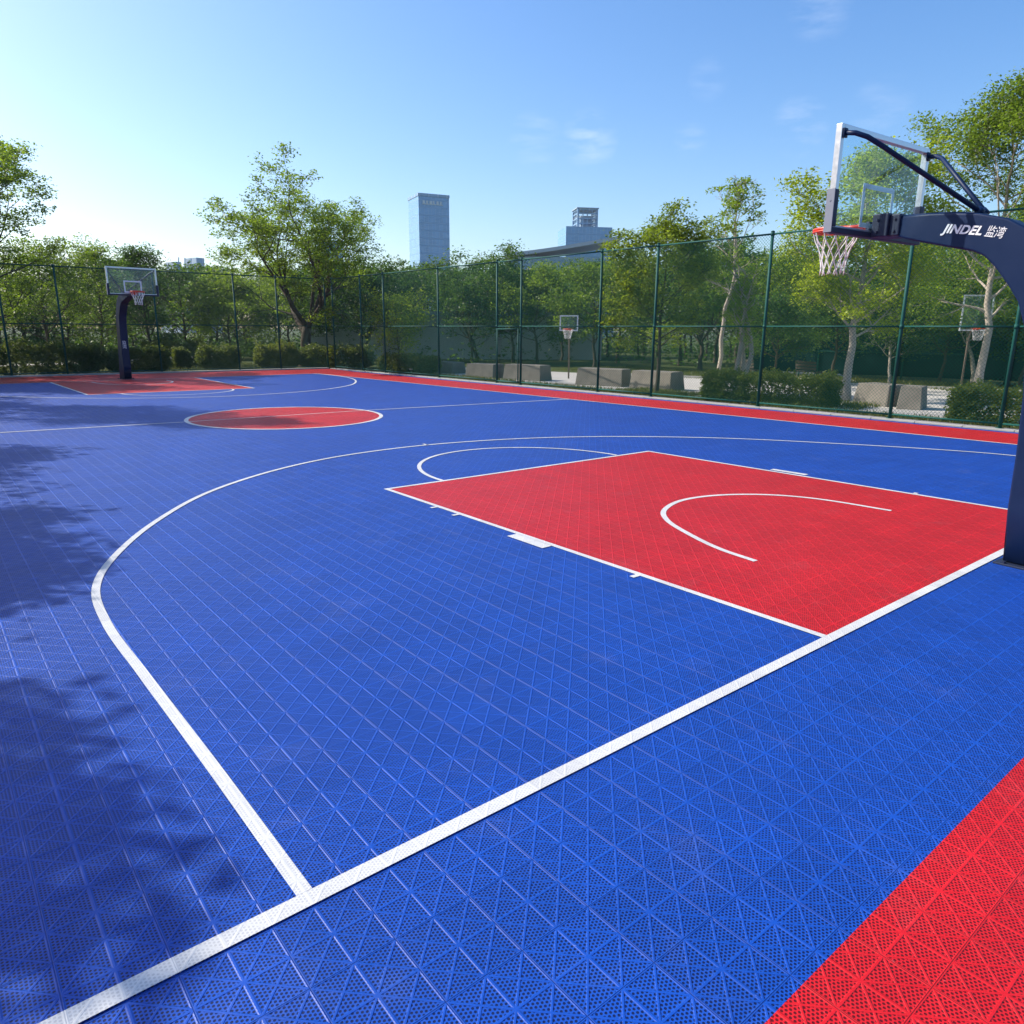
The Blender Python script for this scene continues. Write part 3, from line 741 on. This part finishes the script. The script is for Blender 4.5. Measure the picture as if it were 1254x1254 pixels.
# far wood: one mass of small trees beyond the park
def far_wood():
    rng = np.random.RandomState(77); VV, FF, WV, WF = [], [], [], []; nb = wb = 0
    spec = [grow('oval', 300+i, 7.5, 2.9, fork=.22, nleaf=3200, ll=.27, clump=.42) for i in range(4)]
    us = np.linspace(-330, 1560, 60)
    for i, u in enumerate(us):
        for row in range(3):
            D = (rng.uniform(60,68), rng.uniform(74,86), rng.uniform(46,55))[row]
            if row == 2 and u < 780 and i % 2: continue
            if u > 1300 or u < -100: D *= .9
            xs, ys = ground(u+rng.uniform(-14,14), D+rng.uniform(-3,3)); k = 500           # undergrowth between the trunks
            if 420 < u < 1000 and row != 1: k = 120
            C = np.stack([xs+rng.normal(size=k)*1.1, ys+rng.normal(size=k)*1.1, np.abs(rng.normal(size=k))*.85*rng.uniform(.5,1.5)],1)
            lv, lf = leaves(rng, C, k, .1, 1., .30); VV.append(lv); FF.append(lf+nb); nb += len(lv)
            x, y = ground(u+rng.uniform(-14,14), D); wv, wf, lv, lf = spec[rng.randint(4)]
            s = rng.uniform(.75,1.1)*(.95, 1.15, .82 if u < 700 else 1.02)[row]; a = rng.uniform(0,6.28); c, sn = math.cos(a), math.sin(a)
            Rm = np.array([[c,-sn,0],[sn,c,0],[0,0,1]])*s; o = np.array([x,y,-.06])
            VV.append(lv@Rm.T+o); FF.append(lf+nb); nb += len(lv)
            WV.append(wv@Rm.T+o); WF.append(wf+wb); wb += len(wv)
    r = tag(from_np('distant_wood', np.concatenate(VV), np.concatenate(FF), M['leaf_dark']), 'dense belt of dark green trees closing the park behind everything', 'woodland', None, 'stuff')
    from_np('trunks', np.concatenate(WV), np.concatenate(WF), M['bark'], r)['kind'] = 'stuff'
far_wood()

# ------------------------------------------------------------------ hedges and bushes
def hedge(name, a, b, w, h, label, seed, n=5000, ll=.07, rnd=.25, mat='hedge', cat='hedge'):
    rng = np.random.RandomState(seed); d = np.array([b[0]-a[0], b[1]-a[1]]); L = np.linalg.norm(d)
    t = empty(name, ((a[0]+b[0])/2,(a[1]+b[1])/2,-.05), math.atan2(d[1],d[0])); tag(t, label, cat)
    # points on a rounded box shell
    u = rng.uniform(-1,1,(n*3,3)); k = np.abs(u).max(1); u = u/k[:,None]
    u = np.sign(u)*np.abs(u)
    q = u/ (np.sum(np.abs(u)**(2/rnd if rnd < 1 else 2), 1)**(rnd/2))[:,None] if rnd < 1 else u/np.linalg.norm(u,axis=1)[:,None]
    q = q[q[:,2] > -.85][:n]
    lump = 1+.10*np.sin(q[:,0]*L*2.1+seed)+.08*np.sin(q[:,0]*L*5.3+2*seed)+.07*rng.normal(size=len(q))
    C = np.stack([q[:,0]*L/2, q[:,1]*w/2*lump, (q[:,2]*.5+.5)*h*lump], 1)*rng.uniform(.82,1.03,(len(q),1))
    V, F = leaves(rng, C, len(C)*4, .035, 1., ll*1.15); from_np('foliage', V, F, M[mat], t)
    for i in range(max(2, min(6, int(L)))):
        bm = bmesh.new(); x = rng.uniform(-.85,.85)*L/2; y = rng.uniform(-.3,.3)*w
        bm_tube(bm, [(x,y,0),(x+rng.normal()*.05,y+rng.normal()*.05,h*.5),(x+rng.normal()*.15,y+rng.normal()*.15,h*.85)], [.022,.016,.006], 6)
        from_bm('stem', bm, M['bark'], t)
    return t
def gpt(u, v, D): return ground(u, D)
hedge('clipped_hedge', (12.15,11.9), (12.9,8.1), 1.1, .84, 'long clipped hedge just beyond the right fence below the thin trees', 1, 7000)
hedge('clipped_hedge', (12.6,4.9), (12.5,1.2), 1.1, .80, 'clipped hedge at the right edge next to the near hoop post', 2, 6000)
hedge('wild_hedge', (-8.8,37.3), (-.2,36.6), 1.5, 1.35, 'long dark hedge along the back fence left of and behind the far hoop', 3, 9000, .11, .5)
hedge('wild_hedge', (-.1,36.7), (2.6,36.6), 1.5, 1.15, 'rounded hedge end just right of the far hoop post', 4, 4000, .10, .6)
hedge('round_bush', (4.4,38.2), (6.6,38.0), 1.6, 1.15, 'rounded bush left of the largest tree trunk', 5, 4000, .10, .8, cat='bush')
hedge('round_bush', (7.0,37.0), (9.4,36.7), 1.7, 1.25, 'rounded bush at the foot of the largest tree', 6, 4500, .10, .8, cat='bush')
hedge('wild_hedge', (9.7,37.2), (12.3,34.0), 1.5, 1.1, 'dark hedge behind the corner post of the fences', 7, 5000, .10, .5)
hedge('round_bush', (11.0,30.6), (12.1,27.2), 1.3, .85, 'low spreading bush left of the row of concrete blocks', 8, 5500, .08, .7, cat='bush')
hedge('clipped_hedge', (3.2,44.0), (6.4,43.4), 1.3, 1.25, 'boxy clipped hedge far behind the back fence on the lawn', 9, 4000, .11, .25)
hedge('round_bush', (3.7,39.9), (4.5,39.8), .9, 1.0, 'small boxy bush on the lawn behind the back fence', 10, 2500, .09, .35, cat='bush')

# ------------------------------------------------------------------ concrete blocks and park furniture
def block(a, b, dep, h, label, seed):
    d = Vector((b[0]-a[0], b[1]-a[1], 0)); L = d.length; rz = math.atan2(d.y,d.x)
    bm = bmesh.new(); vs = bm_box(bm, 0,L,0,dep,0,h,.025)
    rnd = random.Random(seed)
    for v in bm.verts:
        f = v.co.z/h; v.co.y += (.10*f if v.co.y < dep/2 else -.10*f)*1.0; v.co.x += (.05*f if v.co.x < L/2 else -.05*f)
        v.co += Vector((rnd.uniform(-1,1),rnd.uniform(-1,1),rnd.uniform(-1,1)))*.006
    o = from_bm('concrete_block', bm, M['concrete']); o.location = (a[0],a[1],-.04); o.rotation_euler = (0,0,rz)
    tag(o, label, 'concrete block', 'concrete blocks beyond the right fence'); return o
BL = [((13.03,29.2),(13.1,27.45),.55,'farthest concrete block nearest the fence corner'),
 ((12.15,25.06),(12.5,23.42),.62,'concrete block seen left of the gate post'),
 ((12.73,23.05),(13.15,21.04),.65,'concrete block seen through the gate'),
 ((13.04,18.81),(13.60,16.83),.66,'long concrete block just right of the small hoop pole'),
 ((13.52,16.42),(13.62,14.54),.66,'concrete block beside the bright green tree trunk'),
 ((14.71,8.50),(14.30,7.30),.62,'darker sided concrete block right of the tree under the net'),
 ((14.02,6.90),(14.16,6.28),.64,'short concrete block touching the fence post view at right')]
for i, (a, b, h, l) in enumerate(BL): block(a, b, .9, h, l, i)

def bench(x, y, rz, label):
    t = empty('park_bench', (x,y,-.03), rz); tag(t, label, 'bench', 'park benches on the grass edge')
    bm = bmesh.new()
    for k in range(4): bm_box(bm, -.8,.8,-.2+.11*k,-.11+.11*k,.42,.455,.005)
    from_bm('seat', bm, M['wood'], t)
    bm = bmesh.new()
    for k in range(3): bm_box(bm, -.8,.8,.245+.02*k,.275+.02*k,.52+.13*k,.62+.13*k,.005)
    from_bm('backrest', bm, M['wood'], t)
    for s in (-.62,.62):
        bm = bmesh.new(); bm_tube(bm, [(s,-.22,0),(s,-.2,.40),(s,.2,.40),(s,.29,.92)], .022, 8); bm_tube(bm, [(s,.2,.40),(s,.24,0)], .022, 8); from_bm('leg', bm, M['green'], t, True)
x, y = ground(975, 31.5); bench(x, y, R(60), 'slatted bench on the grass edge behind the leafy tree under the net')
x, y = ground(905, 33.0); bench(x, y, R(58), 'slatted bench on the grass edge behind the thin pale tree')

# grass tufts along the verge under the trees
def grass_strip():
    rng = np.random.RandomState(5); pts = []
    def fill(n, xa, xb, ya, yb, shape=None):
        for _ in range(n):
            y = rng.uniform(ya,yb); x = rng.uniform(xa,xb)
            pts.append((x,y,rng.uniform(.05,.14)))
    fill(5000, 11.5,12.3,-2,30); fill(2500, 12.8,14.6,7.4,12.4); fill(2200, 11.6,13.4,12.8,15.6); fill(6000, 22.6,27,4,20); fill(3500, -4,9,36,46); fill(2500,20,26,18,28)
    P = np.array(pts); n = len(P); a = rng.uniform(0,6.28,n); d = np.stack([np.cos(a),np.sin(a),0*a],1)
    w = .018; base = np.stack([P[:,0],P[:,1],np.full(n,-.06)],1); tip = base+np.stack([rng.normal(size=n)*.04,rng.normal(size=n)*.04,P[:,2]+.03],1)
    V = np.stack([base-d*w, base+d*w, tip+d*w*.2, tip-d*w*.2],1).reshape(-1,3)
    tag(from_np('grass_tufts', V, np.arange(4*n).reshape(n,4), M['blade']), 'short grass growing along the verge under the park trees', 'grass', None, 'stuff')
grass_strip()

# ------------------------------------------------------------------ city behind
def tower(u, D, vtop, wx, wy, rz, label, mat, base=0):
    x, y, H = gt(u, D, vtop); t = empty('office_tower', (x,y,-.06), rz); tag(t, label, 'building'); return t, H
M['tw1'] = tower_mat('blue_curtain_wall', (.11,.27,.46), (.17,.34,.52), 3.0, 1.6)
M['tw2'] = tower_mat('pale_curtain_wall', (.14,.24,.36), (.30,.38,.46), 3.8, 4.0, .3)
M['roofgrey'] = simple('grey_roof_sheet', (.42,.45,.48), .5, .4, 0, .08, .05)
t, H = tower(528, 330, 241, 0, 0, R(-14), 'tall plain blue glass tower rising over the dark trees', 'tw1')
bm = bmesh.new(); bm_box(bm, -5.0,8.4,-7,7,0,H-1.2); from_bm('facade', bm, M['tw1'], t)
bm = bmesh.new(); bm_box(bm, -5.2,8.6,-7.2,7.2,H-1.19,H,.1); from_bm('parapet', bm, M['tw2'], t)
bm = bmesh.new()
bm_box(bm, -3.4,5.6,-7.17,-7.02,H-4.25,H-4.0)
for k, w in enumerate((1.0,.8,1.2,.6,1.0,.9)): bm_box(bm, -3.2+1.5*k,-3.2+1.5*k+w*.9,-7.22,-7.02,H-3.995,H-2.8)
from_bm('sign', bm, M['far_white'], t)
t, H = tower(706, 340, 280, 0, 0, R(-30), 'low blue grey tower carrying an open lattice crown', 'tw2')
bm = bmesh.new(); bm_box(bm, -10.2,10.2,-8,8,0,H); from_bm('facade', bm, M['tw1'], t)
bm = bmesh.new()
for s in (-4.2,4.2):
    for q in (-4.2,4.2): bm_box(bm, s-.4,s+.4,q-.4,q+.4,H+.01,H+7.8)
for z in (1.6,3.6,5.6,7.2):
    for s in (-4.2,4.2):
        bm_box(bm, -3.79,3.79,s-.25,s+.25,H+z,H+z+.5); bm_box(bm, s-.25,s+.25,-3.79,3.79,H+z,H+z+.5)
for s in (-4.2,4.2):
    for k in range(-1,2): bm_box(bm, k*2-.15,k*2+.15,s-.15,s+.15,H+.01,H+7.6); bm_box(bm, s-.15,s+.15,k*2-.15,k*2+.15,H+.01,H+7.6)
bm_box(bm, -2.4,2.4,-2.4,2.4,H+.02,H+5.2)
bm_box(bm, -4.9,4.9,-4.9,4.9,H+7.81,H+8.2)
from_bm('lattice_crown', bm, M['tw2'], t)
# long swept roof
x, y, H = gt(680, 240, 299); t = empty('exhibition_hall', (x,y,-.06), R(-39)); tag(t, 'long low hall with a sloping pale roof in front of the lattice tower', 'building')
bm = bmesh.new(); bm_box(bm, -16,16,-10,10,0,H-4.5); from_bm('wall', bm, M['tw2'], t)
bm = bmesh.new(); rows = []
for k in range(13):
    xx = -17.5+35*k/12; zz = H-3.6+5.2*(k/12)**1.3
    rows.append([bm.verts.new((xx,-11.5,zz)), bm.verts.new((xx,11.5,zz)), bm.verts.new((xx,11.5,zz-1.0)), bm.verts.new((xx,-11.5,zz-1.0))])
for A, B in zip(rows, rows[1:]):
    for k in range(4): bm.faces.new((A[k],A[(k+1)%4],B[(k+1)%4],B[k]))
bm.faces.new(rows[0]); bm.faces.new(rows[-1][::-1]); bmesh.ops.recalc_face_normals(bm, faces=bm.faces)
from_bm('roof', bm, M['roofgrey'], t)
# hazy building at left
x, y, H = gt(258, 360, 340); t = empty('office_block', (x,y,-.06), R(14)); tag(t, 'pale hazy office block with stepped top left of the largest tree', 'building')
bm = bmesh.new(); bm_box(bm, -9,11,-8,8,0,H-1); bm_box(bm, -11,-9.01,-8.5,8.5,0,H-.5); from_bm('facade', bm, M['tw2'], t)
bm = bmesh.new(); bm_box(bm, -11.5,-2,-8,8,H-.49,H+1.0); bm_box(bm, -8,-5,-4,4,H+1.01,H+5.5); bm_box(bm, -1.9,8,-7,7,H-.98,H+3.2); bm_box(bm, 2,6,-5,5,H+3.21,H+8); 
for k in range(5): bm_tube(bm, [(-7+k*3,-4,H),(-7+k*3+1,-4,H+7.5)], .25, 6)
from_bm('roof_structure', bm, M['tw2'], t)
x, y, H = gt(420, 300, 300); t = empty('office_block', (x,y,-.06), R(-20)); tag(t, 'blue office block glimpsed through the largest tree crown', 'building')
bm = bmesh.new(); bm_box(bm, -4.5,4.5,-6,6,0,H); from_bm('facade', bm, M['tw1'], t)
bm = bmesh.new(); bm_box(bm, -4.6,4.6,-6.1,6.1,H+.01,H+.8); from_bm('parapet', bm, M['tw2'], t)
# low white building between the trunks
x, y = ground(560, 58); t = empty('park_building', (x,y,-.06), R(-38)); tag(t, 'low pale wall of a building glimpsed between the far trunks', 'building')
bm = bmesh.new(); bm_box(bm, -11,11,-3,3,0,3.1); from_bm('wall', bm, M['far_white'], t)
bm = bmesh.new(); bm_box(bm, -11.4,11.4,-3.4,3.4,3.11,3.4); from_bm('roof', bm, M['roofgrey'], t)

# ------------------------------------------------------------------ the air
bm = bmesh.new(); bm_box(bm, -200, 420, -120, 460, -1.1, 75)
hz, hnt, hout = new_mat('pale_air'); pv = hnt.nodes.new('ShaderNodeVolumePrincipled'); pv.inputs['Density'].default_value = .00022; pv.inputs['Color'].default_value = rgb(.74,.87,1.)
pv.inputs['Anisotropy'].default_value = .2
hnt.links.new(pv.outputs[0], hout.inputs['Volume'])
tag(from_bm('haze', bm, hz), 'thin pale haze in the air over the whole park', 'haze', None, 'stuff')

# ------------------------------------------------------------------ light, sky, camera
SUN_AZ, SUN_EL = -34., 39.            # degrees from +y towards -x is negative
w = bpy.data.worlds.new('World'); sc.world = w; w.use_nodes = True; nt = w.node_tree; nt.nodes.clear(); g = G(nt)
out = g.n('ShaderNodeOutputWorld'); bg = g.n('ShaderNodeBackground'); bg.inputs[1].default_value = .15
sky = g.n('ShaderNodeTexSky', sky_type='NISHITA'); sky.sun_disc = False; sky.sun_elevation = R(SUN_EL); sky.sun_rotation = R(SUN_AZ)
sky.air_density = 1.0; sky.dust_density = 1.6; sky.ozone_density = 2.5; sky.altitude = 0
# thin high wisps
tc = g.n('ShaderNodeTexCoord').outputs['Generated']
mp = g.n('ShaderNodeMapping'); nt.links.new(tc, mp.inputs[0]); mp.inputs['Rotation'].default_value = (0,0,R(40)); mp.inputs['Scale'].default_value = (4.0,6.0,22.0)
n1 = g.noise(mp.outputs[0], 3.2, 7, .6)
wis = None
for d, rad, amt in (((.683,.694,.227),2.1,.36),((.634,.739,.2275),2.0,.22),((.832,.5055,.229),2.0,.28),((.811,.480,.334),2.04,0.20),((.764,.606,.223),1.27,0.21),((.762,.583,.282),1.44,0.17),((.871,.430,.239),2.04,0.15)):
    vm = g.n('ShaderNodeVectorMath', operation='DOT_PRODUCT'); nt.links.new(tc, vm.inputs[0]); vm.inputs[1].default_value = Vector(d).normalized()
    f = g.m('MULTIPLY', g.rng(vm.outputs['Value'], math.cos(R(rad)), 1., 0, 1), amt); wis = f if wis is None else g.m('ADD', wis, f)
wis = g.m('MULTIPLY', wis, g.rng(n1, .42, .80, 0, .85))
hs = g.n('ShaderNodeHueSaturation'); hs.inputs['Saturation'].default_value = 1.30; hs.inputs['Hue'].default_value = .505; nt.links.new(sky.outputs[0], hs.inputs['Color'])
skyc = g.mix(wis, hs.outputs[0], rgb(6.2,6.4,6.8))
nt.links.new(skyc, bg.inputs[0]); nt.links.new(bg.outputs[0], out.inputs[0])

sl = bpy.data.lights.new('sun', 'SUN'); sl.energy = 4.5; sl.angle = R(.45); sl.color = (1.0,.93,.82)
so = bpy.data.objects.new('sun', sl); COL.objects.link(so)
dirv = Vector((math.sin(R(SUN_AZ))*math.cos(R(SUN_EL)), math.cos(R(SUN_AZ))*math.cos(R(SUN_EL)), math.sin(R(SUN_EL))))
so.rotation_euler = (-dirv).to_track_quat('-Z','Y').to_euler(); so.location = (-20,30,40)

cam = bpy.data.cameras.new('camera'); cam.sensor_width = 36; cam.lens = 36*FPX/1254; cam.clip_start = .05; cam.clip_end = 6000
co = bpy.data.objects.new('camera', cam); COL.objects.link(co)
f = Vector((math.cos(PIT)*math.sin(YAW), math.cos(PIT)*math.cos(YAW), -math.sin(PIT)))
r = Vector((math.cos(YAW), -math.sin(YAW), 0)); u = r.cross(f)
r2 = r*math.cos(ROL)+u*math.sin(ROL); u2 = -r*math.sin(ROL)+u*math.cos(ROL)
co.matrix_world = Matrix(((r2.x,u2.x,-f.x,CX),(r2.y,u2.y,-f.y,CY),(r2.z,u2.z,-f.z,CZ),(0,0,0,1)))
sc.camera = co
sc.render.engine = 'CYCLES'
sc.view_settings.view_transform = 'Standard'; sc.view_settings.look = 'None'; sc.view_settings.exposure = .60; sc.view_settings.gamma = 1.
sc.cycles.max_bounces = 6; sc.cycles.transparent_max_bounces = 12
